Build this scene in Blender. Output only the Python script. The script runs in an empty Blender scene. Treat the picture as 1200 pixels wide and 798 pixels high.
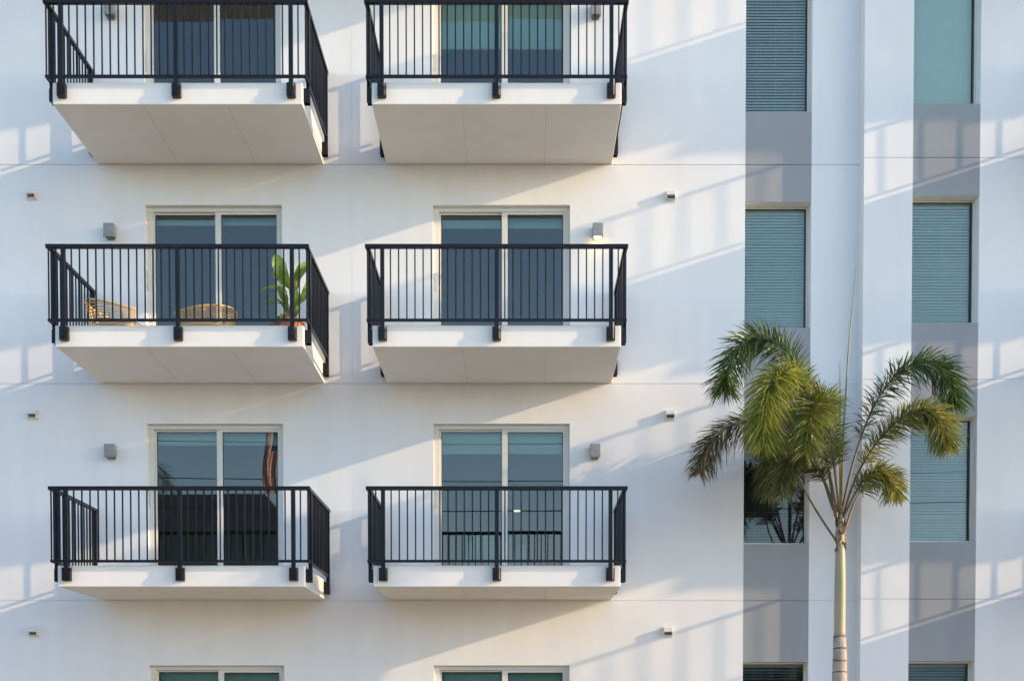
import bpy, math, random
from mathutils import Vector, Matrix
random.seed(7)
S = bpy.context.scene
COL = S.collection
R = math.radians

# ------------------------------------------------------------------ helpers
class MB:
    """collects boxes, tubes and strips and links them as one mesh object"""
    def __init__(s): s.v = []; s.f = []
    def box(s, x0, x1, y0, y1, z0, z1, M=None):
        b = len(s.v)
        P = [(x0,y0,z0),(x1,y0,z0),(x1,y1,z0),(x0,y1,z0),(x0,y0,z1),(x1,y0,z1),(x1,y1,z1),(x0,y1,z1)]
        if M is not None: P = [tuple(M @ Vector(p)) for p in P]
        s.v += P
        s.f += [tuple(b+i for i in q) for q in ((0,3,2,1),(4,5,6,7),(0,1,5,4),(1,2,6,5),(2,3,7,6),(3,0,4,7))]
        return s
    def quad(s, a, b, c, d):
        n = len(s.v); s.v += [tuple(a),tuple(b),tuple(c),tuple(d)]; s.f.append((n,n+1,n+2,n+3)); return s
    def tube(s, pts, rad, n=8, cap=True):
        pts = [Vector(p) for p in pts]
        if not hasattr(rad, '__len__'): rad = [rad]*len(pts)
        b = len(s.v); ref = None
        for i, p in enumerate(pts):
            t = (pts[min(i+1,len(pts)-1)] - pts[max(i-1,0)]).normalized()
            if ref is None:
                ref = t.cross(Vector((0,0,1)))
                if ref.length < .05: ref = t.cross(Vector((0,1,0)))
            u = (ref - t*ref.dot(t)).normalized(); w = t.cross(u); ref = u
            for k in range(n):
                a = 2*math.pi*k/n
                s.v.append(tuple(p + (u*math.cos(a) + w*math.sin(a))*rad[i]))
        for i in range(len(pts)-1):
            for k in range(n):
                k2 = (k+1) % n
                s.f.append((b+i*n+k, b+i*n+k2, b+(i+1)*n+k2, b+(i+1)*n+k))
        if cap:
            s.f.append(tuple(b+k for k in range(n))[::-1]); e = b+(len(pts)-1)*n
            s.f.append(tuple(e+k for k in range(n)))
        return s
    def lathe(s, prof, c=(0,0,0), n=24):
        b = len(s.v)
        for r, z in prof:
            for k in range(n):
                a = 2*math.pi*k/n; s.v.append((c[0]+r*math.cos(a), c[1]+r*math.sin(a), c[2]+z))
        for i in range(len(prof)-1):
            for k in range(n):
                k2 = (k+1) % n
                s.f.append((b+i*n+k, b+i*n+k2, b+(i+1)*n+k2, b+(i+1)*n+k))
        return s
    def build(s, name, mat, parent=None, loc=None, smooth=False, bevel=0):
        me = bpy.data.meshes.new(name); me.from_pydata(s.v, [], s.f); me.update()
        if mat: me.materials.append(mat)
        if smooth: me.polygons.foreach_set('use_smooth', [True]*len(me.polygons))
        o = bpy.data.objects.new(name, me); COL.objects.link(o)
        if parent: o.parent = parent
        if loc: o.location = loc
        if bevel:
            m = o.modifiers.new('bevel', 'BEVEL'); m.width = bevel; m.segments = 2; m.limit_method = 'ANGLE'
        return o

def empty(name, loc=(0,0,0), rz=0, parent=None):
    o = bpy.data.objects.new(name, None); COL.objects.link(o); o.location = loc
    o.rotation_euler = (0,0,rz); o.empty_display_size = .3
    if parent: o.parent = parent
    return o
def tag(o, label=None, cat=None, group=None, kind=None):
    if label: o['label'] = label
    if cat: o['category'] = cat
    if group: o['group'] = group
    if kind: o['kind'] = kind
    return o
def copy_tree(o, parent=None, loc=None):
    c = o.copy(); COL.objects.link(c)
    if parent: c.parent = parent
    if loc is not None: c.location = loc
    for ch in [x for x in COL.objects if x.parent == o]:
        copy_tree(ch, c)
    return c

# ------------------------------------------------------------------ materials
def mat(name, col, rough=.6, col2=None, scale=4., detail=5., bump=0., bscale=60., spec=.5, metal=0.,
        transl=0., stretch=(1,1,1), lo=.35, hi=.65):
    m = bpy.data.materials.new(name); m.use_nodes = True
    N = m.node_tree.nodes; L = m.node_tree.links; b = N['Principled BSDF']
    b.inputs['Roughness'].default_value = rough; b.inputs['Metallic'].default_value = metal
    b.inputs['Specular IOR Level'].default_value = spec
    tc = N.new('ShaderNodeTexCoord'); mp = N.new('ShaderNodeMapping'); mp.inputs['Scale'].default_value = stretch
    L.new(tc.outputs['Object'], mp.inputs['Vector'])
    if col2:
        n = N.new('ShaderNodeTexNoise'); n.inputs['Scale'].default_value = scale; n.inputs['Detail'].default_value = detail
        L.new(mp.outputs[0], n.inputs['Vector'])
        r = N.new('ShaderNodeValToRGB'); r.color_ramp.elements[0].position = lo; r.color_ramp.elements[1].position = hi
        r.color_ramp.elements[0].color = (*col, 1); r.color_ramp.elements[1].color = (*col2, 1)
        L.new(n.outputs['Fac'], r.inputs[0]); L.new(r.outputs[0], b.inputs['Base Color'])
        csock = r.outputs[0]
    else:
        b.inputs['Base Color'].default_value = (*col, 1); csock = None
    if bump:
        n2 = N.new('ShaderNodeTexNoise'); n2.inputs['Scale'].default_value = bscale; n2.inputs['Detail'].default_value = 6
        L.new(tc.outputs['Object'], n2.inputs['Vector'])
        bp = N.new('ShaderNodeBump'); bp.inputs['Strength'].default_value = bump; bp.inputs['Distance'].default_value = .01
        L.new(n2.outputs['Fac'], bp.inputs['Height']); L.new(bp.outputs[0], b.inputs['Normal'])
    if transl:
        t = N.new('ShaderNodeBsdfTranslucent'); mx = N.new('ShaderNodeMixShader'); mx.inputs[0].default_value = transl
        if csock: L.new(csock, t.inputs[0])
        else: t.inputs[0].default_value = (*col, 1)
        L.new(b.outputs[0], mx.inputs[1]); L.new(t.outputs[0], mx.inputs[2])
        L.new(mx.outputs[0], N['Material Output'].inputs[0])
    return m

def stucco(name, c1, c2):
    """painted render: faint large tone drift, faint vertical weathering, fine trowelled grain and slow waviness"""
    m = bpy.data.materials.new(name); m.use_nodes = True
    N = m.node_tree.nodes; L = m.node_tree.links; b = N['Principled BSDF']
    b.inputs['Roughness'].default_value = .75; b.inputs['Specular IOR Level'].default_value = .25
    tc = N.new('ShaderNodeTexCoord')
    def noise(sc, det, st=(1,1,1)):
        mp = N.new('ShaderNodeMapping'); mp.inputs['Scale'].default_value = st
        L.new(tc.outputs['Object'], mp.inputs['Vector'])
        n = N.new('ShaderNodeTexNoise'); n.inputs['Scale'].default_value = sc; n.inputs['Detail'].default_value = det
        L.new(mp.outputs[0], n.inputs['Vector']); return n.outputs['Fac']
    a = noise(.8, 5); v = noise(3.5, 4, (1,1,.12))
    ad = N.new('ShaderNodeMath'); ad.operation = 'ADD'; L.new(a, ad.inputs[0]); L.new(v, ad.inputs[1])
    hv = N.new('ShaderNodeMath'); hv.operation = 'MULTIPLY'; hv.inputs[1].default_value = .5; L.new(ad.outputs[0], hv.inputs[0])
    r = N.new('ShaderNodeValToRGB'); r.color_ramp.elements[0].position = .35; r.color_ramp.elements[1].position = .62
    r.color_ramp.elements[0].color = (*c1,1); r.color_ramp.elements[1].color = (*c2,1)
    L.new(hv.outputs[0], r.inputs[0]); L.new(r.outputs[0], b.inputs['Base Color'])
    g = noise(90, 4); w = noise(1.6, 3)
    b1 = N.new('ShaderNodeBump'); b1.inputs['Strength'].default_value = .25; b1.inputs['Distance'].default_value = .004
    L.new(g, b1.inputs['Height'])
    b2 = N.new('ShaderNodeBump'); b2.inputs['Strength'].default_value = .35; b2.inputs['Distance'].default_value = .02
    L.new(w, b2.inputs['Height']); L.new(b1.outputs[0], b2.inputs['Normal']); L.new(b2.outputs[0], b.inputs['Normal'])
    return m

def glass(name, tint, ior=1.9):
    m = bpy.data.materials.new(name); m.use_nodes = True
    N = m.node_tree.nodes; L = m.node_tree.links; N.remove(N['Principled BSDF'])
    t = N.new('ShaderNodeBsdfTransparent'); t.inputs[0].default_value = (*tint,1)
    g = N.new('ShaderNodeBsdfGlossy'); g.inputs['Roughness'].default_value = 0.0; g.inputs[0].default_value = (1,1,.93,1)
    fr = N.new('ShaderNodeFresnel'); fr.inputs[0].default_value = ior
    tc = N.new('ShaderNodeTexCoord'); n = N.new('ShaderNodeTexNoise'); n.inputs['Scale'].default_value = 1.1; n.inputs['Detail'].default_value = 1
    L.new(tc.outputs['Object'], n.inputs['Vector'])
    bp = N.new('ShaderNodeBump'); bp.inputs['Strength'].default_value = .035; bp.inputs['Distance'].default_value = .01
    L.new(n.outputs['Fac'], bp.inputs['Height']); L.new(bp.outputs[0], g.inputs['Normal'])
    mx = N.new('ShaderNodeMixShader'); L.new(fr.outputs[0], mx.inputs[0]); L.new(t.outputs[0], mx.inputs[1]); L.new(g.outputs[0], mx.inputs[2])
    L.new(mx.outputs[0], N['Material Output'].inputs[0])
    return m
def emit(name, col, st):
    m = bpy.data.materials.new(name); m.use_nodes = True; b = m.node_tree.nodes['Principled BSDF']
    b.inputs['Base Color'].default_value = (*col,1); b.inputs['Emission Color'].default_value = (*col,1)
    b.inputs['Emission Strength'].default_value = st
    return m

M = dict(
    white = stucco('white_stucco', (.755,.75,.745), (.805,.80,.795)),
    slab = stucco('slab_paint', (.765,.74,.70), (.80,.78,.745)),
    grey = stucco('grey_stucco', (.298,.308,.322), (.322,.332,.345)),
    frame = mat('cream_aluminium', (.66,.64,.59), .4),
    metal = mat('dark_bronze_paint', (.0045,.0045,.008), .38, (.008,.0075,.010), 12, spec=.28),
    joint = mat('joint_sealant', (.52,.50,.45), .9),
    glass = glass('door_glass', (.62,.84,.80), 2.0),
    wglass = glass('window_glass', (.82,.96,.97), 1.72),
    slat = mat('blind_slat', (.80,.80,.78), .6),
    shade = mat('roller_fabric', (.80,.82,.78), .9, (.77,.79,.75), 30),
    room = mat('room_paint', (.42,.42,.40), .9, (.36,.36,.35), 3),
    gasket = mat('black_gasket', (.015,.015,.015), .7),
    lampgrey = mat('lamp_grey_metal', (.22,.23,.24), .45, (.27,.275,.28), 20),
    ventw = mat('vent_plastic', (.72,.71,.68), .5),
    ventd = mat('vent_mouth', (.12,.115,.10), .8),
    rattan = mat('rattan', (.52,.33,.12), .5, (.68,.48,.22), 60, stretch=(1,1,3)),
    cushion = mat('cushion_cloth', (.62,.60,.55), .9, (.54,.52,.47), 40),
    terra = mat('terracotta', (.42,.14,.06), .8, (.5,.19,.09), 15),
    browngl = mat('brown_glaze', (.16,.07,.04), .35, (.22,.1,.05), 12),
    soil = mat('soil', (.05,.035,.02), 1.0, (.09,.06,.04), 50),
    banana = mat('broad_leaf', (.13,.23,.03), .4, (.25,.36,.05), 25, stretch=(1,1,4), transl=.35),
    bstem = mat('broad_leaf_stem', (.20,.26,.07), .5, (.30,.30,.12), 20),
    frond = mat('frond_green', (.04,.085,.022), .34, (.12,.18,.04), 7, transl=.33),
    frondy = mat('frond_yellow_green', (.15,.20,.025), .4, (.36,.36,.06), 6, transl=.42),
    frondb = mat('frond_brownish', (.17,.115,.085), .5, (.15,.17,.06), 5, transl=.25),
    frondy2 = mat('frond_olive', (.12,.16,.03), .4, (.34,.31,.08), 6, transl=.4),
    frondd2 = mat('frond_mid', (.08,.12,.025), .4, (.25,.26,.05), 6, transl=.3),
    frondd = mat('frond_deep', (.07,.09,.025), .45, (.19,.19,.05), 6, transl=.25),
    rachis = mat('rachis', (.11,.10,.045), .5, (.19,.12,.08), 9),
    spear = mat('spear', (.20,.16,.08), .5, (.26,.24,.11), 9),
    shaft = mat('crownshaft', (.25,.265,.13), .45, (.40,.33,.22), 5, stretch=(1,1,.25)),
    sheath = mat('dry_sheath', (.07,.04,.025), .8, (.40,.32,.22), 18),
    concrete = mat('warm_concrete', (.50,.385,.25), .9, (.58,.455,.31), 1.2, bump=.3),
    mulch = mat('planted_ground', (.13,.085,.045), 1., (.10,.11,.04), 2.5, bump=.6, bscale=40),
    asphalt = mat('asphalt', (.045,.045,.047), .9, (.065,.063,.06), 3, bump=.4, bscale=90),
    land = mat('dry_ground', (.26,.22,.15), 1., (.20,.20,.10), .25, bump=.4, bscale=20),
    paint = mat('road_paint', (.75,.74,.70), .7, (.6,.6,.56), 9),
    hwall = mat('house_render', (.12,.115,.11), .9, (.15,.145,.14), 2),
    hroof = mat('roof_shingle', (.10,.09,.09), .9, (.14,.125,.12), 8, stretch=(1,1,4)),
    wood = mat('weathered_wood', (.16,.12,.09), .9, (.22,.18,.13), 8, stretch=(1,1,.1)),
    fred = mat('flag_red', (.45,.03,.04), .8), fwhite = mat('flag_white', (.75,.74,.72), .8), fblue = mat('flag_blue', (.03,.05,.2), .8),
    redcloth = mat('red_upholstery', (.45,.07,.10), .9, (.5,.10,.13), 30),
    lens = mat('lamp_lens', (.05,.045,.04), .3),
    bulb = emit('warm_bulb', (1,.62,.25), 5),
    faint = emit('faint_bulb', (1,.66,.35), 1.2),
    roomlamp = emit('room_lamp_glow', (1,.85,.6), .5),
)
def trunk_mat():
    m = mat('ringed_trunk', (.30,.25,.21), .85, (.42,.35,.29), 7, bump=.4, bscale=40)
    N = m.node_tree.nodes; L = m.node_tree.links; b = N['Principled BSDF']
    tc = N.new('ShaderNodeTexCoord'); sx = N.new('ShaderNodeSeparateXYZ'); L.new(tc.outputs['Object'], sx.inputs[0])
    n = N.new('ShaderNodeTexNoise'); n.inputs['Scale'].default_value = 5; L.new(tc.outputs['Object'], n.inputs[0])
    ma = N.new('ShaderNodeMath'); ma.operation = 'MULTIPLY_ADD'; ma.inputs[1].default_value = .06
    L.new(n.outputs['Fac'], ma.inputs[0]); L.new(sx.outputs['Z'], ma.inputs[2])
    d = N.new('ShaderNodeMath'); d.operation = 'MULTIPLY'; d.inputs[1].default_value = 6.6; L.new(ma.outputs[0], d.inputs[0])
    fr = N.new('ShaderNodeMath'); fr.operation = 'FRACT'; L.new(d.outputs[0], fr.inputs[0])
    r = N.new('ShaderNodeValToRGB'); e = r.color_ramp.elements
    e[0].position = 0; e[0].color = (.16,.08,.06,1); e[1].position = .13; e[1].color = (1,1,1,1)
    x = r.color_ramp.elements.new(.07); x.color = (.3,.17,.12,1)
    L.new(fr.outputs[0], r.inputs[0])
    mx = N.new('ShaderNodeMix'); mx.data_type = 'RGBA'; mx.blend_type = 'MULTIPLY'; mx.inputs[0].default_value = 1
    src = b.inputs['Base Color'].links[0].from_socket
    L.new(src, mx.inputs[6]); L.new(r.outputs[0], mx.inputs[7]); L.new(mx.outputs[2], b.inputs['Base Color'])
    return m
M['trunk'] = trunk_mat()

# ------------------------------------------------------------------ dimensions (metres, ground z = 0, facade plane y = 0 facing -y)
PITCH = 2.97; BASE = 3.305; TH = .265
SLAB = [BASE + PITCH*k for k in range(4)]              # underside of the balcony slabs
SW = 3.09; SD = 1.5                                    # slab width and depth
COLS = [(-5.81, 0.), (-1.862, 0.), (7.47, -.2), (11.40, -.2)]   # left end of every balcony, wall plane y
XL, XR, ZT = -11., 17., 15.6
STEP = 4.62
ROWS = [(z + TH, z + TH + 2.15) for z in SLAB]         # door sill and head per floor
DOORS = []
for cx, wy in COLS:
    dx = cx + .64
    DOORS.append((dx, dx+1.875, .25, 2.40, wy))
    for a, b_ in ROWS: DOORS.append((dx, dx+1.875, a, b_, wy))
WX1 = (3.055, 3.96); WX2 = (5.28, 6.185)
WROW = [(.75, 2.45), (4.07, 5.775), (7.025, 8.735), (9.95, 11.70), (12.92, 14.67)]
REV_D, REV_W = .13, .19

# ------------------------------------------------------------------ building
bld = empty('apartment_building')
tag(bld, 'white stucco apartment block with black railed balconies and grey window strips', 'building')

def facade(x0, x1, y, openings, vjoints, strips, sides):
    """height-field of cells: joints are real grooves, openings have reveals; strips of grey panel are separate parts"""
    jh = .012; JD = .010
    hj = [z - .012 for z in SLAB]
    xs = {x0, x1}; zs = {0., ZT}
    for a,b_,c,d,r in openings: xs |= {a,b_}; zs |= {c,d}
    for v in vjoints: xs |= {v-.003, v+.003}
    for h in hj: zs |= {h-.005, h+.005}
    for a,b_ in strips: xs |= {a,b_}
    xs = sorted(xs); zs = sorted(zs)
    def cell(i, j):
        if i < 0 or j < 0 or i >= len(xs)-1 or j >= len(zs)-1: return None
        x = (xs[i]+xs[i+1])/2; z = (zs[j]+zs[j+1])/2
        for a,b_,c,d,r in openings:
            if a < x < b_ and c < z < d: return ('open', r)
        dep = 0.
        if any(abs(x-v) < .003 for v in vjoints): dep = .0035
        if any(abs(z-h) < .005 for h in hj): dep = JD
        for k,(a,b_) in enumerate(strips):
            if a < x < b_:
                f = sum(1 for o in openings if abs(o[0]-a) < .01 and o[3] < z)
                return (('strip', k, f), dep)
        return ('wall', dep)
    mbs = {}
    for i in range(len(xs)-1):
        for j in range(len(zs)-1):
            k, dep = cell(i, j); X0,X1,Z0,Z1 = xs[i],xs[i+1],zs[j],zs[j+1]
            if k != 'open':
                Y = y + dep
                mbs.setdefault(k, MB()).quad((X0,Y,Z0),(X1,Y,Z0),(X1,Y,Z1),(X0,Y,Z1))
            for di,dj in ((1,0),(0,1)):
                n = cell(i+di, j+dj)
                if n is None or abs(n[1]-dep) < 1e-6: continue
                kk = k if dep < n[1] else n[0]
                if 'open' in (k, n[0]): kk = 'wall'
                a, b_ = sorted((dep, n[1])); mb = mbs.setdefault(kk, MB())
                if di: mb.quad((X1,y+a,Z0),(X1,y+b_,Z0),(X1,y+b_,Z1),(X1,y+a,Z1))
                else: mb.quad((X0,y+a,Z1),(X1,y+a,Z1),(X1,y+b_,Z1),(X0,y+b_,Z1))
    for mb in (mbs['wall'],):
        for q in sides: mb.quad(*q)
    for k, mb in mbs.items():
        if k == 'wall': mb.build('wall', M['white'], bld)
        else: mb.build('spandrel_panel', M['grey'], bld)

op1 = [(a,b_,c,d,REV_D) for a,b_,c,d,wy in DOORS if wy == 0] + [(*WX1, a, b_, REV_W) for a,b_ in WROW]
op2 = [(a,b_,c,d,REV_D) for a,b_,c,d,wy in DOORS if wy != 0] + [(*WX2, a, b_, REV_W) for a,b_ in WROW]
facade(XL, STEP, 0., op1, [-2.335], [WX1], [((XL,0,0),(XL,14,0),(XL,14,ZT),(XL,0,ZT)), ((XL,0,ZT),(STEP,0,ZT),(STEP,14,ZT),(XL,14,ZT))])
facade(STEP, XR, -.2, op2, [7.0], [WX2], [((STEP,-.2,0),(STEP,0,0),(STEP,0,ZT),(STEP,-.2,ZT)), ((STEP,-.2,ZT),(XR,-.2,ZT),(XR,14,ZT),(STEP,14,ZT)),
        ((XR,-.2,0),(XR,14,0),(XR,14,ZT),(XR,-.2,ZT)), ((XL,14,0),(XR,14,0),(XR,14,ZT),(XL,14,ZT))])
MB().box(XL-.05, XR+.05, -.26, 14.05, ZT+.002, ZT+.12).build('roof', M['white'], bld)

# -- balcony prototype: origin at the left end of the slab underside, on the wall plane
def make_balcony():
    s = MB().box(0, SW, -SD, .0, 0, TH).build('balcony', M['slab'], bld, bevel=.008)
    for f in (.36, .70):
        MB().box(SW*f-.0025, SW*f+.0025, -SD+.03, -.01, -.0015, 0.0005).build('soffit_joint', M['joint'], s)
    T = TH; y1 = -SD-.05
    e = .052
    tz0, tz1, bz0, bz1 = T+.925, T+.97, T+.03, T+.062
    MB().box(-e-.03, SW+e+.03, y1-.027, y1+.027, tz0, tz1).build('top_rail', M['metal'], s, bevel=.003)
    MB().box(-e-.014, SW+e+.014, y1-.014, y1+.014, bz0, bz1).build('bottom_rail', M['metal'], s)
    for x in (-e, SW+e):
        MB().box(x-.025, x+.025, y1+.028, -.02, tz0+.001, tz1-.001).build('top_rail', M['metal'], s, bevel=.003)
        MB().box(x-.014, x+.014, y1+.015, -.03, bz0, bz1).build('bottom_rail', M['metal'], s)
    fx = [.13, SW/2, SW-.13]
    def bracket(cx, cy, axis):
        b = MB(); w = .052; z0, z1 = T-.195, T-.035
        if axis == 'y':
            b.box(cx-w, cx+.026, -SD-.006, -SD-.001, z0, z1).box(cx-w, cx-w+.01, -SD-.07, -SD-.0065, z0, z1).box(cx+w-.01, cx+w, -SD-.07, -SD-.0065, z0, z1)
            b.box(cx-w+.0105, cx+.0, -SD-.082, -SD-.076, z0+.004, z1-.004).box(cx-w+.0105, cx+w-.0105, -SD-.069, -SD-.001, z0, z0+.012)
            b.tube([(cx-.02,-SD-.0825,z1-.045),(cx-.02,-SD-.092,z1-.045)], .011, 6).tube([(cx-.02,-SD-.0825,z0+.045),(cx-.02,-SD-.092,z0+.045)], .011, 6)
        else:
            sgn = 1 if cx > SW/2 else -1; xw = SW if sgn > 0 else 0
            xa, xb = sorted((xw+sgn*.001, xw+sgn*.006)); b.box(xa, xb, cy-w, cy+w, z0, z1)
            xa, xb = sorted((xw+sgn*.0065, xw+sgn*.07))
            b.box(xa, xb, cy-w, cy-w+.01, z0, z1).box(xa, xb, cy+w-.01, cy+w, z0, z1)
        return b
    for x in fx:
        MB().box(x-.024, x+.024, y1-.024, y1+.024, T-.18, tz0-.001).build('post', M['metal'], s)
        bracket(x, 0, 'y').build('bracket', M['metal'], s)
    for x in (-e, SW+e):
        for yy in (-.085, -1.385):
            MB().box(x-.022, x+.022, yy-.024, yy+.024, T-.18, tz0-.001).build('post', M['metal'], s)
            bracket(x, yy, 'x').build('bracket', M['metal'], s)
    p = .0078
    def bars(xs, ys):
        b = MB()
        for x in xs:
            for yv in ys: b.box(x-p, x+p, yv-p, yv+p, bz1+.0005, tz0-.0005)
        return b
    for a, c in ((fx[0], fx[1]), (fx[1], fx[2])):
        n = 14; bars([a+(c-a)*k/n for k in range(1, n)], [y1]).build('picket_panel', M['metal'], s)
    bars([-e, .04], [y1]).build('picket_panel', M['metal'], s)
    bars([SW-.04, SW+e], [y1]).build('picket_panel', M['metal'], s)
    for x in (-e, SW+e):
        bars([x], [-.185-.1*k for k in range(12)] + [-1.47]).build('picket_panel', M['metal'], s)
    return s
balc = make_balcony()
first = True
for cx, wy in COLS:
    for z in SLAB:
        if first: balc.location = (cx, wy, z); first = False
        else: copy_tree(balc, bld, (cx, wy, z))

# -- sliding door prototype: origin at lower left corner of the opening, on the wall plane
def make_door(h, name='sliding_door'):
    W = 1.875; y0 = REV_D - .06
    fr = MB()
    fr.box(0.001, .075, y0, y0+.09, 0, h-.001).box(W-.062, W-.001, y0, y0+.09, 0, h-.001)
    fr.box(.0755, W-.0625, y0, y0+.09, h-.06, h-.001).box(.0755, W-.0625, y0, y0+.09, 0.002, .05)
    # left leaf (inner track) and right leaf (outer track)
    xm = .985
    fr.box(.0755, .10, y0+.045, y0+.075, .051, h-.061).box(xm-.045, xm+.012, y0+.045, y0+.075, .051, h-.061)
    fr.box(xm-.045, xm+.035, y0+.012, y0+.042, .051, h-.061).box(W-.09, W-.0625, y0+.012, y0+.042, .051, h-.061)
    fr.box(.1005, xm-.0455, y0+.045, y0+.075, h-.085, h-.061).box(xm+.0355, W-.0905, y0+.012, y0+.042, h-.095, h-.061)
    fr.box(.1005, xm-.0455, y0+.045, y0+.075, .051, .11).box(xm+.0355, W-.0905, y0+.012, y0+.042, .051, .11)
    o = fr.build(name, M['frame'], bld, bevel=.002)
    MB().quad((.1,y0+.06,.11),(xm-.045,y0+.06,.11),(xm-.045,y0+.06,h-.085),(.1,y0+.06,h-.085)).build('glass_pane', M['glass'], o)
    MB().quad((xm+.035,y0+.027,.11),(W-.09,y0+.027,.11),(W-.09,y0+.027,h-.095),(xm+.035,y0+.027,h-.095)).build('glass_pane', M['glass'], o)
    g = MB()
    for a,b_,yy,t in ((.1005,xm-.0455,y0+.055,h-.0855),(xm+.0355,W-.0905,y0+.022,h-.0955)):
        g.box(a, a+.008, yy, yy+.004, .111, t).box(b_-.008, b_, yy, yy+.004, .111, t).box(a+.0085, b_-.0085, yy, yy+.004, t-.008, t)
    g.build('gasket', M['gasket'], o)
    MB().box(.028, .050, y0-.035, y0-.022, 1.02, 1.27).box(.033, .045, y0-.022, y0-.0005, 1.04, 1.06).box(.033, .045, y0-.022, y0-.0005, 1.23, 1.25).build('handle', M['frame'], o, bevel=.002)
    return o
def roller(drop, parent, h):
    W = 1.875
    b = MB().box(.08, W-.08, REV_D+.10, REV_D+.104, h-.06-drop, h-.03)
    o = b.build('roller_blind', M['shade'], parent)
    MB().box(.08, W-.08, REV_D+.092, REV_D+.112, h-.085-drop, h-.0605-drop).build('hem_bar', M['slat'], parent)
    return o
dp = make_door(2.15)
drops = {(0,3):.1, (0,2):.12, (0,1):.20, (1,3):1.05, (1,2):.20, (1,1):.34, (0,4):.2,(1,4):.3}
dprot = None; rprot = {}
used = False
for ci, (cx, wy) in enumerate(COLS):
    for k, (a, b_) in enumerate(ROWS):
        loc = (cx+.64, wy, a)
        d = dp if not used else copy_tree(dp, bld)
        used = True; d.location = loc
doors_now = [o for o in COL.objects if o.parent == bld and o.name.startswith('sliding_door')]
for d in doors_now:
    ci = min(range(4), key=lambda i: abs(COLS[i][0]+.64-d.location.x)); k = round((d.location.z-ROWS[0][0])/PITCH)
    dr = {(0,2):.03,(0,1):.10,(0,0):.16,(1,2):.66,(1,1):.14,(1,0):.28,(0,3):.3,(1,3):.5,(2,0):.4,(2,1):.2,(2,2):.6,(3,1):.5}.get((ci,k), .25)
    roller(dr, d, 2.15)
gd = make_door(2.15)
gd.location = (COLS[0][0]+.64, 0, .25); roller(1.3, gd, 2.15)
for cx, wy in COLS[1:]:
    copy_tree(gd, bld, (cx+.64, wy, .25))

# -- strip windows
def make_window(x, y, z0, z1, mode):
    w = .905; h = z1-z0; yo = REV_W-.03
    fr = MB(); t = .028
    fr.box(.001, t, yo, yo+.05, .001, h-.001).box(w-t, w-.001, yo, yo+.05, .001, h-.001)
    fr.box(t+.0005, w-t-.0005, yo, yo+.05, h-t, h-.001).box(t+.0005, w-t-.0005, yo, yo+.05, .001, t+.012)
    fr.box(.001, w-.001, yo-.03, yo-.0005, .001, .014)
    o = fr.build('window', M['frame'], bld, bevel=.002); o.location = (x, y, z0)
    g = MB(); a, c, e, f = t+.0005, w-t-.0005, t+.0125, h-t-.0005
    g.box(a, a+.007, yo+.01, yo+.014, e, f).box(c-.007, c, yo+.01, yo+.014, e, f).box(a+.0075, c-.0075, yo+.01, yo+.014, f-.009, f)
    g.build('gasket', M['gasket'], o)
    MB().quad((a,yo+.02,e),(c,yo+.02,e),(c,yo+.02,f),(a,yo+.02,f)).build('glass_pane', M['wglass'], o)
    b = MB(); yb = yo+.085
    if mode == 'shade':
        b.box(a+.01, c-.01, yb, yb+.004, .03, h-.02).build('roller_shade', M['shade'], o)
    else:
        ang = {'closed':60, 'half':38, 'open':12, 'mid':53}[mode]; pitch = .040
        n = int((h-.09)/pitch)
        for k in range(n):
            zc = h-.065-k*pitch; A = R(ang + random.uniform(-2,2)); sag = random.uniform(-.0015,.0015)
            Mx = Matrix.Translation((w/2, yb, zc+sag)) @ Matrix.Rotation(A, 4, 'X')
            b.box(-(c-a)/2+.012, (c-a)/2-.012, -.0245, .0245, -.0012, .0012, Mx)
        b.build('venetian_blind', M['slat'], o)
        hr = MB().box(a+.01, c-.01, yb-.025, yb+.025, h-.055, h-.015)
        for xx in (.2, .5, .8): hr.box(a+xx*(c-a)-.002, a+xx*(c-a)+.002, yb-.029, yb-.027, .05, h-.06)
        hr.build('blind_headrail', M['slat'], o)
    return o
m1 = ['open','open','closed','mid','closed']; m2 = ['half','mid','closed','shade','mid']
for k, (a, b_) in enumerate(WROW):
    make_window(WX1[0], 0, a, b_, m1[k]); make_window(WX2[0], -.2, a, b_, m2[k])

# -- rooms behind the openings
def room(x0, x1, y0, y1, z0, z1):
    b = MB()
    b.quad((x0,y0,z0),(x1,y0,z0),(x1,y1,z0),(x0,y1,z0)).quad((x0,y0,z1),(x1,y0,z1),(x1,y1,z1),(x0,y1,z1))
    b.quad((x0,y1,z0),(x1,y1,z0),(x1,y1,z1),(x0,y1,z1)).quad((x0,y0,z0),(x0,y1,z0),(x0,y1,z1),(x0,y0,z1)).quad((x1,y0,z0),(x1,y1,z0),(x1,y1,z1),(x1,y0,z1))
    return b
rb = MB()
levels = [(.24, 3.2)] + [(a-.004, a+2.55) for a, _ in ROWS]
for (a, b_) in levels:
    for x0, x1, y0 in ((-7.6,-2.42,.3),(-2.32,2.3,.3),(2.5,4.5,.35),(4.75,7.0,.1),(7.05,10.9,.1),(11.,15.,.1)):
        q = room(x0, x1, y0, 5.2, a, b_); n = len(rb.v); rb.v += q.v; rb.f += [tuple(i+n for i in f) for f in q.f]
rb.build('room_interior', M['room'], bld)

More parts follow.
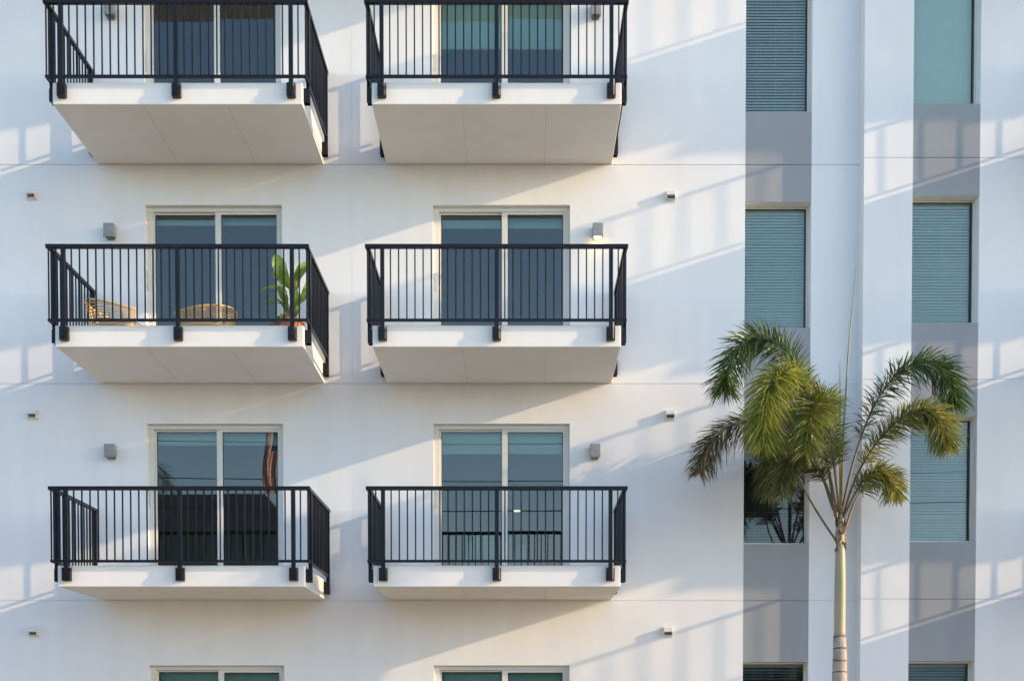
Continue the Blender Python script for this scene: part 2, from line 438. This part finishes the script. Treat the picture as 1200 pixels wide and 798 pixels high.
# ------------------------------------------------------------------ wall lamps and vents
def make_lamp(x, z, bulb, label):
    o = empty('wall_lamp', (x, 0, z)); tag(o, label, 'wall lamp', 'box lamps beside the balcony doors')
    MB().box(-.05, .05, -.02, -.001, -.09, .09).build('back_plate', M['lampgrey'], o)
    h = MB().box(-.07, .07, -.13, -.0205, -.07, .095)
    h.build('housing', M['lampgrey'], o, bevel=.006)
    MB().box(-.045, .045, -.125, -.05, -.095, -.0705).build('lens', bulb, o, bevel=.004)
    MB().box(-.07, .07, -.132, -.124, -.088, -.0705).build('lower_lip', M['lampgrey'], o)
    return o
make_lamp(-5.60, 11.27, M['lens'], 'grey box lamp seen through the railing of the top left balcony')
make_lamp(-5.63, 8.30, M['lens'], 'grey box lamp just above the railing of the balcony with rattan chairs')
make_lamp(-5.65, 5.32, M['lens'], 'grey box lamp on bare wall left of the lowest left balcony door')
make_lamp(1.00, 11.27, M['lens'], 'grey box lamp seen through the railing of the top centre balcony')
make_lamp(1.03, 8.30, M['bulb'], 'grey box lamp with its warm bulb lit beside the middle centre door')
make_lamp(1.00, 5.32, M['lens'], 'grey box lamp with long shadow right of the lowest centre door')
def make_vent(x, z, label):
    o = empty('wall_vent', (x, 0, z)); tag(o, label, 'wall vent', 'small hooded vents on the white wall')
    b = MB(); w = .062
    b.box(-w-.012, w+.012, -.008, -.001, -.075, .075)
    b.box(-w, w, -.075, -.0085, -.002, .058).box(-w, -w+.008, -.07, -.0085, -.05, -.0025).box(w-.008, w, -.07, -.0085, -.05, -.0025)
    b.box(-w+.0085, w-.0085, -.045, -.0085, -.05, -.042)
    b.build('hood', M['ventw'], o, bevel=.003)
    MB().box(-w+.0085, w-.0085, -.03, -.009, -.0415, -.0025).build('mouth', M['ventd'], o)
for x, z, l in ((-6.71,8.82,'small white vent at left edge, level with top of middle left door'),
                (-6.73,5.84,'small white vent at left edge, level with top of lowest balcony door'),
                (-6.75,2.86,'small white vent at left edge, below the lowest left balcony'),
                (2.03,8.80,'small white vent between middle centre door and the grey window strip'),
                (2.03,5.83,'small white vent above the tip of the left palm frond'),
                (2.01,2.86,'small white vent right of the lowest centre balcony, lowest of its column')):
    make_vent(x, z, l)

# ------------------------------------------------------------------ rattan chairs
def make_chair(x, y, z, rz, hb, ha, label):
    """low barrel chair: the back bends round into arms; rz turns its open side"""
    o = empty('rattan_chair', (x, y, z), rz); tag(o, label, 'chair', 'rattan chairs on the balcony')
    r = .385; r2 = .31
    def P(a, t):      # a = angle from the back (-120..120 deg), t = 0..1 height
        A = R(a); k = max(0., math.cos(A*.8))**1.6
        top = ha + (hb-ha)*k; z = .16 + (top-.16)*t
        f = 1 + .16*t
        return Vector((-math.cos(A)*r*f, math.sin(A)*r2*f, z))
    back = MB(); AN = [-118+236*i/28 for i in range(29)]
    for i in range(9):
        back.tube([P(a, i/8.) for a in AN], .0075 if 0 < i < 8 else .015, 6)
    for a in range(-118, 119, 22):
        back.tube([P(a-1, 0), P(a, .5), P(a+1, 1)], .0075, 6)
    back.build('backrest', M['rattan'], o, smooth=True)
    ap = MB()
    for k in range(36):
        A = 2*math.pi*k/36; ap.tube([(-math.cos(A)*r, math.sin(A)*r2, .16), (-math.cos(A)*r*.9, math.sin(A)*r2*.9, .05)], .006, 5)
    ap.tube([(-math.cos(2*math.pi*k/36)*r*.9, math.sin(2*math.pi*k/36)*r2*.9, .05) for k in range(37)], .009, 6)
    ap.tube([(-math.cos(2*math.pi*k/36)*r, math.sin(2*math.pi*k/36)*r2, .165) for k in range(37)], .012, 6)
    ap.build('seat_basket', M['rattan'], o, smooth=True)
    MB().lathe([(.001,.175),(.22,.175),(.265,.19),(.275,.215),(.265,.24),(.22,.255),(.001,.26)], n=28).build('cushion', M['cushion'], o, smooth=True)
    for sx in (-1,1):
        for sy in (-1,1):
            MB().tube([(sx*.19, sy*.16, .16), (sx*.215, sy*.185, .001)], .014, 8).build('leg', M['rattan'], o, smooth=True)
FL2 = SLAB[1]+TH
make_chair(-5.22, -.80, FL2, R(12), .50, .36, 'golden rattan barrel chair at the left end of the balcony')
make_chair(-4.16, -.80, FL2, R(160), .40, .32, 'golden rattan barrel chair behind the middle post of the balcony')

# ------------------------------------------------------------------ potted broad-leaf plant
def leaf(mb, base, tip, width, droop=.05, side=None, fold=.18, n=9, tear=True):
    base = Vector(base); tip = Vector(tip); ax = tip-base; L = ax.length; t = ax.normalized()
    side = Vector(side or (1,0,0)); side = (side - t*side.dot(t)).normalized(); nm = t.cross(side)
    if nm.y > 0 and abs(nm.y) > .2: nm = -nm
    rows = []
    for i in range(n+1):
        u = i/n; w = width*.5*(math.sin(math.pi*min(1, u**.75))**.62 if 0 < u < 1 else .02)
        w *= 1 + .06*math.sin(7*u+L*9)
        c = base + ax*u + Vector((0,0,-droop*u*u*4*.25)) + nm*(.06*math.sin(u*3.1))
        jl = random.uniform(-.008,.008)
        rows.append([c - side*w + nm*(w*fold*2+jl), c - side*w*.5 + nm*w*fold*.7, c, c + side*w*.5 + nm*w*fold*.7, c + side*w + nm*(w*fold*2-jl)])
    b = len(mb.v)
    for r_ in rows: mb.v += [tuple(p) for p in r_]
    for i in range(n):
        for k in range(4): mb.f.append((b+i*5+k, b+i*5+k+1, b+(i+1)*5+k+1, b+(i+1)*5+k))
plant = empty('potted_plant', (-2.99, -.9, FL2)); tag(plant, 'broad leaved potted plant at the right end of the balcony with chairs', 'plant')
MB().lathe([(.001,0),(.11,0),(.15,.22),(.165,.22),(.165,.262),(.148,.262),(.145,.235),(.001,.235)], n=32).build('pot', M['terra'], plant, smooth=False)
MB().lathe([(.001,.236),(.144,.236)], n=32).build('soil', M['soil'], plant)
LV = [  # leaf base, tip, width, side vector (relative to the pot)
    ((-.12,.02,.80), (-.19,-.03,1.16), .17, (1,.15,0)),
    ((-.02,-.02,.66), (-.08,-.08,1.06), .14, (1,-.3,0)),
    ((.06,.02,.78), (.22,.03,1.08), .13, (.6,.1,-.8)),
    ((-.07,.03,.66), (-.45,-.02,.62), .11, (0,.75,.65)),
    ((-.1,-.05,.47), (-.36,-.1,.46), .08, (0,.6,.8)),
    ((.04,-.05,.35), (.03,-.1,.76), .12, (1,.5,0)),
    ((.10,.05,.50), (.20,.1,.88), .09, (.7,.5,-.4)),
    ((.0,.06,.60), (.06,.18,1.02), .13, (1,.2,0)),
    ((-.05,.0,.33), (-.17,-.03,.56), .07, (.7,.4,.4)),
    ((-.06,.05,.50), (-.22,.1,.80), .10, (.8,.3,.5)),
    ((.05,.02,.42), (.16,-.08,.64), .08, (.7,.3,-.6)),
    ((-.03,-.06,.45), (-.12,-.14,.72), .09, (.9,-.3,.3)),
    ((.02,.0,.30), (.10,-.06,.50), .07, (.7,.5,-.5)),
    ((-.09,.03,.72), (-.27,.06,.94), .10, (.7,.2,.7))]
for b0, tp, w, sd in LV:
    mb = MB(); leaf(mb, b0, tp, w, side=sd)
    l = mb.build('leaf', M['banana'], plant, smooth=True)
    st = MB(); r0 = (random.uniform(-.05,.05), random.uniform(-.05,.05), .235)
    mid = tuple((r0[i]+b0[i])/2 + (random.uniform(-.02,.02) if i < 2 else 0) for i in range(3))
    q = Vector(b0) + (Vector(tp)-Vector(b0))*.9 + Vector((0,-.004,0))
    st.tube([r0, mid, b0], [.016,.012,.009], 8)
    st.tube([b0, tuple((Vector(b0)+Vector(tp))*.5 + Vector((0,-.012,0)))], [.008,.004], 6)
    st.build('stem', M['bstem'], l, smooth=True)
p2 = empty('small_pot', (-3.20, -.55, FL2)); tag(p2, 'brown glazed pot of low foliage half hidden behind the broad leaved plant', 'plant pot')
MB().lathe([(.001,0),(.09,0),(.125,.18),(.115,.36),(.125,.38),(.11,.385),(.105,.35),(.001,.35)], n=28).build('pot', M['browngl'], p2, smooth=True)
fo = MB()
for k in range(16):
    a = random.uniform(0, 6.28); rr = random.uniform(.08,.2); leaf(fo, (.03*math.cos(a),.03*math.sin(a),.35), (rr*math.cos(a), rr*math.sin(a), .35+random.uniform(.02,.16)), .06, side=(-math.sin(a), math.cos(a), .1), n=5)
fo.build('foliage', M['banana'], p2, smooth=True)

# ------------------------------------------------------------------ foxtail palm
def spline(P, n):
    P = [Vector(p) for p in P]; P = [P[0]*2-P[1]] + P + [P[-1]*2-P[-2]]; out = []
    segs = len(P)-3
    for i in range(n+1):
        u = i/n*segs; k = min(int(u), segs-1); t = u-k
        a,b_,c,d = P[k:k+4]
        out.append(.5*((2*b_)+(c-a)*t+(2*a-5*b_+4*c-d)*t*t+(3*b_-a-3*c+d)*t**3))
    return out
def frond(parent, pts, m, nst=70, per=6, L=.46, bare=.24, grav=.35, origin=Vector((0,0,0))):
    C = spline([Vector(p)-origin for p in pts], 60)
    rb_ = MB().tube(C[::2], [.0125*(1-i/31)**.8+.0025 for i in range(len(C[::2]))], 7)
    mb = MB(); N = len(C)-1
    for s_ in range(nst):
        u = bare + (1-bare)*(s_+random.random())/nst; i = min(int(u*N), N-1); p = C[i].lerp(C[i+1], u*N-i)
        t = (C[min(i+2,N)] - C[max(i-1,0)]).normalized()
        sd = t.cross(Vector((0,0,1)));
        if sd.length < .1: sd = t.cross(Vector((0,1,0)))
        sd.normalize(); up = sd.cross(t)
        v = (u-bare)/(1-bare); env = (.55+.45*math.sin(math.pi*min(1,(v*.8+.12)))) * (1 if v < .85 else 1-.35*(v-.85)/.15)
        for k in range(per):
            a = 2*math.pi*(k+random.random()*.8)/per
            if math.sin(a) < -.6 and random.random() < .25: continue
            d = (sd*math.cos(a) + up*math.sin(a)*.9 + t*random.uniform(.35,.95)).normalized()
            ll = L*env*random.uniform(.7,1.12); w = random.uniform(.0052,.0095)*(.7+.3*env)
            ws = d.cross(Vector((random.uniform(-1,1), random.uniform(-1,1), random.uniform(-.3,1)))).normalized()
            g = Vector((0,0,-1))*grav*ll*random.uniform(.6,1.3)
            b = len(mb.v)
            for q, ww in ((0,.35),(.35,1),(.72,.75),(1,.04)):
                c = p + d*ll*q + g*q*q
                mb.v += [tuple(c-ws*w*ww), tuple(c+ws*w*ww)]
            mb.f += [(b,b+1,b+3,b+2),(b+2,b+3,b+5,b+4),(b+4,b+5,b+7,b+6)]
    f = mb.build('frond', m, parent)
    rb_.build('rachis', M['rachis'], f, smooth=True)
    return f
O = Vector((4.06,-1.2,0))
palm = empty('palm_tree', tuple(O)); tag(palm, 'slender foxtail palm standing in front of the grey window strips', 'palm tree')
tz = [0,.3,.8,1.4,2.0,2.45,2.72]; tr_ = [.17,.135,.115,.108,.098,.088,.078]
MB().tube([(random.uniform(-.004,.004),0,z) for z in tz], tr_, 28).build('trunk', M['trunk'], palm, smooth=True)
cz = [2.68,2.76,2.95,3.15,3.4,3.6,3.78,3.9]; cr = [.076,.071,.070,.071,.070,.065,.058,.052]
MB().tube([(0,0,z) for z in cz], cr, 28).build('crownshaft', M['shaft'], palm, smooth=True)
sh = MB()
sh.tube([(0,0,3.86),(-.006,0,3.98),(.004,0,4.10),(.0,0,4.22),(0,0,4.36)], [.052,.047,.041,.036,.02], 18)
for z0_, a0, l in ((3.82,.3,.16),(3.80,2.9,.14),(3.93,1.6,.13),(4.02,4.4,.16),(3.88,5.4,.2),(4.12,2.4,.18),(4.08,.2,.12)):
    b = len(sh.v)
    for i in range(4):
        for k in range(6):
            a = a0 + (k/5-.5)*2.2*(1-.22*i); rr = .060 - .003*i + .006*math.sin(i*2+k) + (.012 if k in (0,5) else 0)
            if i == 0: rr += .008
            sh.v.append((rr*math.cos(a), rr*math.sin(a), z0_+l*i/3 + .03*math.sin(k*1.7+a0)*(i in (0,3))))
    for i in range(3):
        for k in range(5): sh.f.append((b+i*6+k, b+i*6+k+1, b+(i+1)*6+k+1, b+(i+1)*6+k))
sh.build('leaf_sheath', M['sheath'], palm, smooth=True)
FR = {
 'F1':[(3.99,-1.2,4.23),(3.86,-1.25,4.92),(3.64,-1.3,5.66),(3.36,-1.35,6.23),(3.0,-1.4,6.41),(2.71,-1.45,6.28),(2.54,-1.5,5.92),(2.52,-1.5,5.75)],
 'F2':[(4.0,-1.25,4.28),(3.73,-1.6,5.05),(3.43,-1.95,5.58),(3.13,-2.2,5.73),(2.91,-2.4,5.55),(2.81,-2.5,5.18),(2.81,-2.5,4.83)],
 'F3':[(3.98,-1.15,4.32),(3.79,-1.1,4.87),(3.45,-1.0,5.36),(3.01,-.95,5.51),(2.64,-.9,5.41),(2.39,-.9,5.15),(2.29,-.9,4.87)],
 'F4':[(4.07,-1.2,4.29),(4.22,-1.2,4.94),(4.45,-1.2,5.58),(4.73,-1.25,6.0),(5.06,-1.3,6.15),(5.3,-1.35,6.03),(5.4,-1.4,5.76),(5.43,-1.4,5.57)],
 'F5':[(4.09,-1.2,4.24),(4.19,-1.4,4.68),(4.4,-1.65,5.09),(4.65,-1.85,5.32),(4.88,-2.0,5.34),(5.02,-2.1,5.15),(5.08,-2.1,4.88)],
 'F6':[(4.02,-1.2,3.90),(3.79,-1.1,4.3),(3.66,-1.0,4.59),(3.54,-.85,4.96),(3.43,-.7,5.25),(3.33,-.55,5.14),(3.28,-.5,4.64)],
 'F7':[(4.09,-1.2,3.95),(4.23,-1.15,4.38),(4.42,-1.05,4.66),(4.62,-.9,4.84),(4.82,-.75,4.82),(4.93,-.65,4.6)],
 'F8':[(4.04,-1.2,4.29),(4.02,-1.0,5.04),(3.92,-.75,5.59),(3.78,-.5,5.77),(3.65,-.35,5.53),(3.58,-.3,5.03)],
 'F10':[(4.0,-1.22,4.22),(3.80,-1.35,4.68),(3.55,-1.4,4.93),(3.34,-1.45,4.85),(3.24,-1.45,4.45)],
 'F11':[(4.09,-1.22,4.22),(4.25,-1.35,4.58),(4.42,-1.45,4.74),(4.60,-1.5,4.66),(4.68,-1.5,4.40)],
 'F9':[(4.03,-1.25,4.28),(3.84,-1.6,4.95),(3.68,-1.9,5.39),(3.52,-2.2,5.41),(3.34,-2.5,5.13),(3.26,-2.6,4.71)]}
FM = {'F1':('frond',.39,.27), 'F2':('frondy',.44,.20), 'F3':('frondb',.36,.32), 'F4':('frond',.37,.20), 'F5':('frondy2',.36,.22), 'F6':('frondd',.40,.42), 'F7':('frond',.32,.30), 'F8':('frondd',.42,.18), 'F9':('frondd2',.42,.14), 'F10':('frondd',.34,.22), 'F11':('frondy2',.28,.2)}
for k, p in FR.items():
    m_, L_, ba = FM[k]
    f = frond(palm, p, M[m_], L=L_, bare=ba, origin=O, nst=62 if k in ('F7','F11') else (100 if k in ('F6','F10') else 145), per=5 if k in ('F3','F6','F7') else 7, grav=.42 if k in ('F3','F6','F2','F7') else (.36 if k in ('F4','F5') else .28))
    if k == 'F3': f['label'] = 'brownish drying frond reaching left'
    if k == 'F2': f['label'] = 'yellow green frond arching towards the viewer'
MB().tube([(0,0,4.25),(.03,0,5.37),(.09,0,6.44),(.17,0,7.41)], [.014,.013,.009,.003], 8).build('spear_leaf', M['spear'], palm, smooth=True)
MB().tube([(-.01,-.02,4.25),(-.02,-.02,5.37),(-.03,-.02,6.17)], [.012,.011,.003], 8).build('spear_leaf', M['frondy'], palm, smooth=True)

def simple_palm(x, y, hz, nf, L, label, rot=0, tiltup=1., lean=0, seed=3):
    random.seed(seed)
    o = empty('palm_tree', (x, y, 0)); tag(o, label, 'palm tree')
    MB().tube([(0,0,z) for z in (0,.5,hz*.5,hz-.2,hz)], [.2,.14,.12,.10,.05], 16).build('trunk', M['trunk'], o, smooth=True)
    for k in range(nf):
        a = rot + 2*math.pi*k/nf + random.uniform(-.25,.25); e = random.uniform(.5,1.1)*tiltup; ln = L*random.uniform(.85,1.1)
        c, s_ = math.cos(a), math.sin(a)
        pts = [(0,0,hz), (c*ln*.25, s_*ln*.25, hz+.5*e*ln*.5), (c*ln*.55, s_*ln*.55, hz+.55*e*ln*.55), (c*ln*.85, s_*ln*.85, hz+.25*e*ln*.4), (c*ln, s_*ln, hz-.25*ln)]
        frond(o, pts, M['frond'], nst=40, per=5, L=.42, bare=.2)
    return o

# ------------------------------------------------------------------ things inside the rooms
FL1 = SLAB[0]+TH
lp = empty('ceiling_lamp', (-.09, 2.6, 5.0)); tag(lp, 'small lit lamp glowing inside the room behind the lowest centre door', 'lamp')
MB().lathe([(.001,0),(.06,0),(.06,.012),(.001,.012)], n=24).build('lamp_shade', M['roomlamp'], lp, smooth=True)
MB().tube([(0,0,.031),(0,0,FL1+2.54-5.0)], .008, 6).build('cord', M['gasket'], lp)
def armchair(x, y, z, m, label):
    o = empty('armchair', (x, y, z), R(10)); tag(o, label, 'armchair')
    MB().box(-.32,.32,-.3,.3,.14,.40).build('seat', m, o, bevel=.05)
    MB().box(-.32,.32,.18,.36,.405,.80).build('backrest', m, o, bevel=.06)
    for s_ in (-1,1):
        a, b_ = sorted((s_*.325, s_*.44)); MB().box(a,b_,-.32,.34,.14,.60).build('armrest', m, o, bevel=.04)
        for sy in (-.26,.28): MB().tube([(s_*.36,sy,.139),(s_*.38,sy,0)],.02,8).build('leg', M['wood'], o)
armchair(.46, .85, FL1, M['redcloth'], 'red upholstered armchair behind the glass of the lowest centre door')
armchair(-.40, .85, FL1, M['cushion'], 'pale armchair behind the glass of the lowest centre door')

# ------------------------------------------------------------------ setting
tag(MB().quad((-900,-900,-.02),(900,-900,-.02),(900,900,-.02),(-900,900,-.02)).build('ground', M['land'], None), kind='structure')
tag(MB().box(-60,60,-9.5,-2.6,-.019,.0).build('pavement', M['concrete'], None), kind='structure')
tag(MB().box(-60,60,-2.597,-.21,-.016,.012).build('planting_bed', M['mulch'], None), kind='structure')
tag(MB().box(-60,60,-.2,14,-.25,-.03).build('building_pad', M['concrete'], None), kind='structure')
rd = MB().quad((-300,-19,-.012),(300,-19,-.012),(300,-9.66,-.012),(-300,-9.66,-.012)).build('road', M['asphalt'], None); tag(rd, kind='structure')
tag(MB().box(-300,300,-9.655,-9.505,-.1,.004).build('kerb', M['concrete'], None), kind='structure')
mk = MB()
for i in range(-20, 21): mk.quad((i*6,-14.4,-.008),(i*6+3,-14.4,-.008),(i*6+3,-14.25,-.008),(i*6,-14.25,-.008))
tag(mk.build('road_marking', M['paint'], None), kind='structure')
tag(MB().box(-60,60,-22,-19.05,-.1,.1).build('far_pavement', M['concrete'], None), kind='structure')

# house across the street (seen mirrored in the lowest left door)
hs = empty('dark_roofed_house', (-15,-28,0)); tag(hs, 'dark hip roofed house across the street, mirrored in the lowest left door', 'house')
MB().box(-9,8.4,-4.6,4.6,0,5.9).build('wall', M['hwall'], hs)
rf = MB(); zE, zR = 5.9, 10.4; A = [(-10,-5.4,zE),(9.2,-5.4,zE),(9.2,5.4,zE),(-10,5.4,zE)]; r1, r2 = (-6,0,zR),(5.1,0,zR)
n = len(rf.v); rf.v += A+[r1,r2]; rf.f += [(0,1,5,4),(1,2,5),(2,3,4,5),(3,0,4),(0,3,2,1)]
rf.build('roof', M['hroof'], hs)
for i in range(5):
    w_ = MB().box(-7.5+3.2*i,-6.1+3.2*i,4.602,4.66,3.5,4.9).build('window', M['frame'], hs)
    MB().box(-7.4+3.2*i,-6.2+3.2*i,4.662,4.68,3.6,4.8).build('pane', M['gasket'], w_)
MB().box(6.2,7.2,4.602,4.66,.02,2.2).build('door', M['wood'], hs)
for hx, hy, hz_, lb in ((6,-33,.60,'low house added straight across the street to block low sky'), (27,-33,.68,'house added to the right of the low one to block low sky'), (-38,-31,.8,'house added to the left of the dark roofed one to block low sky')):
    h2 = copy_tree(hs, None, (hx, hy, 0)); h2.scale = (1, 1, hz_); h2['label'] = lb  # unseen house copies, added to block sky light near the horizon
simple_palm(-12.9,-19.6,9.3,11,2.0,'palm across the street, mirrored in the lowest left door', seed=5, tiltup=.6)

# flagpole with hanging flag
fp = empty('flagpole', (-6.92,-17.6,0)); tag(fp, 'tall white flagpole across the street from the balconies', 'flagpole')
MB().tube([(0,0,0),(0,0,10.6)],[.05,.03],12).build('pole', M['ventw'], fp, smooth=True)
MB().lathe([(.001,10.6),(.06,10.65),(.07,10.7),(.05,10.76),(.001,10.78)],n=12).build('finial', M['rattan'], fp, smooth=True)
fl = empty('flag', (-6.98,-17.6,10.35)); tag(fl, 'red white and blue striped flag hanging limp, mirrored in the lowest left door', 'flag')
def flagpt(u, v):      # u along the fly, v down the hoist
    return Vector((-.05 - .40*v*(1-.25*u) - .16*math.sin(1.8*u) + .03*math.sin(7*u), .40*v + .07*math.sin(10*v+3*u), -.12*v - 2.0*u))
def flagpiece(v0, v1, u0, u1, m, nm):
    b = MB(); nn = 24
    for i in range(nn):
        a, c = u0+(u1-u0)*i/nn, u0+(u1-u0)*(i+1)/nn
        b.quad(flagpt(a,v0), flagpt(c,v0), flagpt(c,v1), flagpt(a,v1))
    b.build(nm, m, fl, smooth=True)
for i in range(13):
    flagpiece(i/13,(i+1)/13, .4 if i < 7 else 0, 1, M['fred'] if i % 2 == 0 else M['fwhite'], 'stripe')
flagpiece(0,7/13,0,.4,M['fblue'],'canton')

# utility poles and wires along the far kerb
for x, side in ((-26,'left'),(24,'right')):
    up = empty('utility_pole', (x,-19.4,0)); tag(up, 'wooden utility pole at the %s end of the street wires' % side, 'utility pole', 'utility poles across the street')
    MB().tube([(0,0,0),(0,0,11.2)],[.17,.12],12).build('pole', M['wood'], up, smooth=True)
    MB().box(-.06,.06,-1.1,1.1,10.4,10.55).build('crossarm', M['wood'], up)
for z, l in ((10.25,'highest'),(9.12,'second highest'),(8.2,'lowest')):
    pts = [(-26+50*i/20,-19.4,z+.7*((i/10-1)**2)-.05) for i in range(21)]
    w_ = MB().tube(pts,.013 if z > 8.5 else .017,5).build('power_line', M['gasket'], None); tag(w_, '%s of three dark wires strung across the street' % l, 'power line', 'wires strung between the utility poles')

# ------------------------------------------------------------------ light
w = bpy.data.worlds.new('World'); S.world = w; w.use_nodes = True
nt = w.node_tree; bg = nt.nodes['Background']; sk = nt.nodes.new('ShaderNodeTexSky'); sk.sky_type = 'NISHITA'; sk.sun_disc = False
DIR = Vector((-5.3, 1, -1.67))
az = math.atan2(5.3, -1); el = math.atan2(1.67, math.hypot(5.3, 1))
sk.sun_elevation = el; sk.sun_rotation = az; sk.air_density = 1.0; sk.dust_density = .8; sk.ozone_density = 2.0
nt.links.new(sk.outputs[0], bg.inputs[0]); bg.inputs[1].default_value = .15
sl = bpy.data.lights.new('sun', 'SUN'); sl.energy = 2.0; sl.angle = R(.53); sl.color = (.95,.68,.40)
so = bpy.data.objects.new('sun', sl); COL.objects.link(so); so.rotation_euler = DIR.to_track_quat('-Z','Y').to_euler(); so.location = (40,-10,15)

# ------------------------------------------------------------------ camera
cam = bpy.data.cameras.new('camera'); co = bpy.data.objects.new('camera', cam); COL.objects.link(co)
F = 1335.; T_ = R(1.5)
cam.sensor_width = 36; cam.lens = 36*F/1200
co.location = (0, -15.8, 1.6); co.rotation_euler = (R(90)-T_, 0, 0)
cam.shift_x = -(612-600)/1200; cam.shift_y = (847+F*math.tan(T_)-399)/1200
cam.clip_end = 3000
S.camera = co
S.view_settings.view_transform = 'Standard'; S.view_settings.look = 'None'; S.view_settings.gamma = 1
S.view_settings.exposure = 1.63
S.cycles.max_bounces = 8; S.cycles.transparent_max_bounces = 12; S.cycles.diffuse_bounces = 5
S.cycles.use_denoising = True
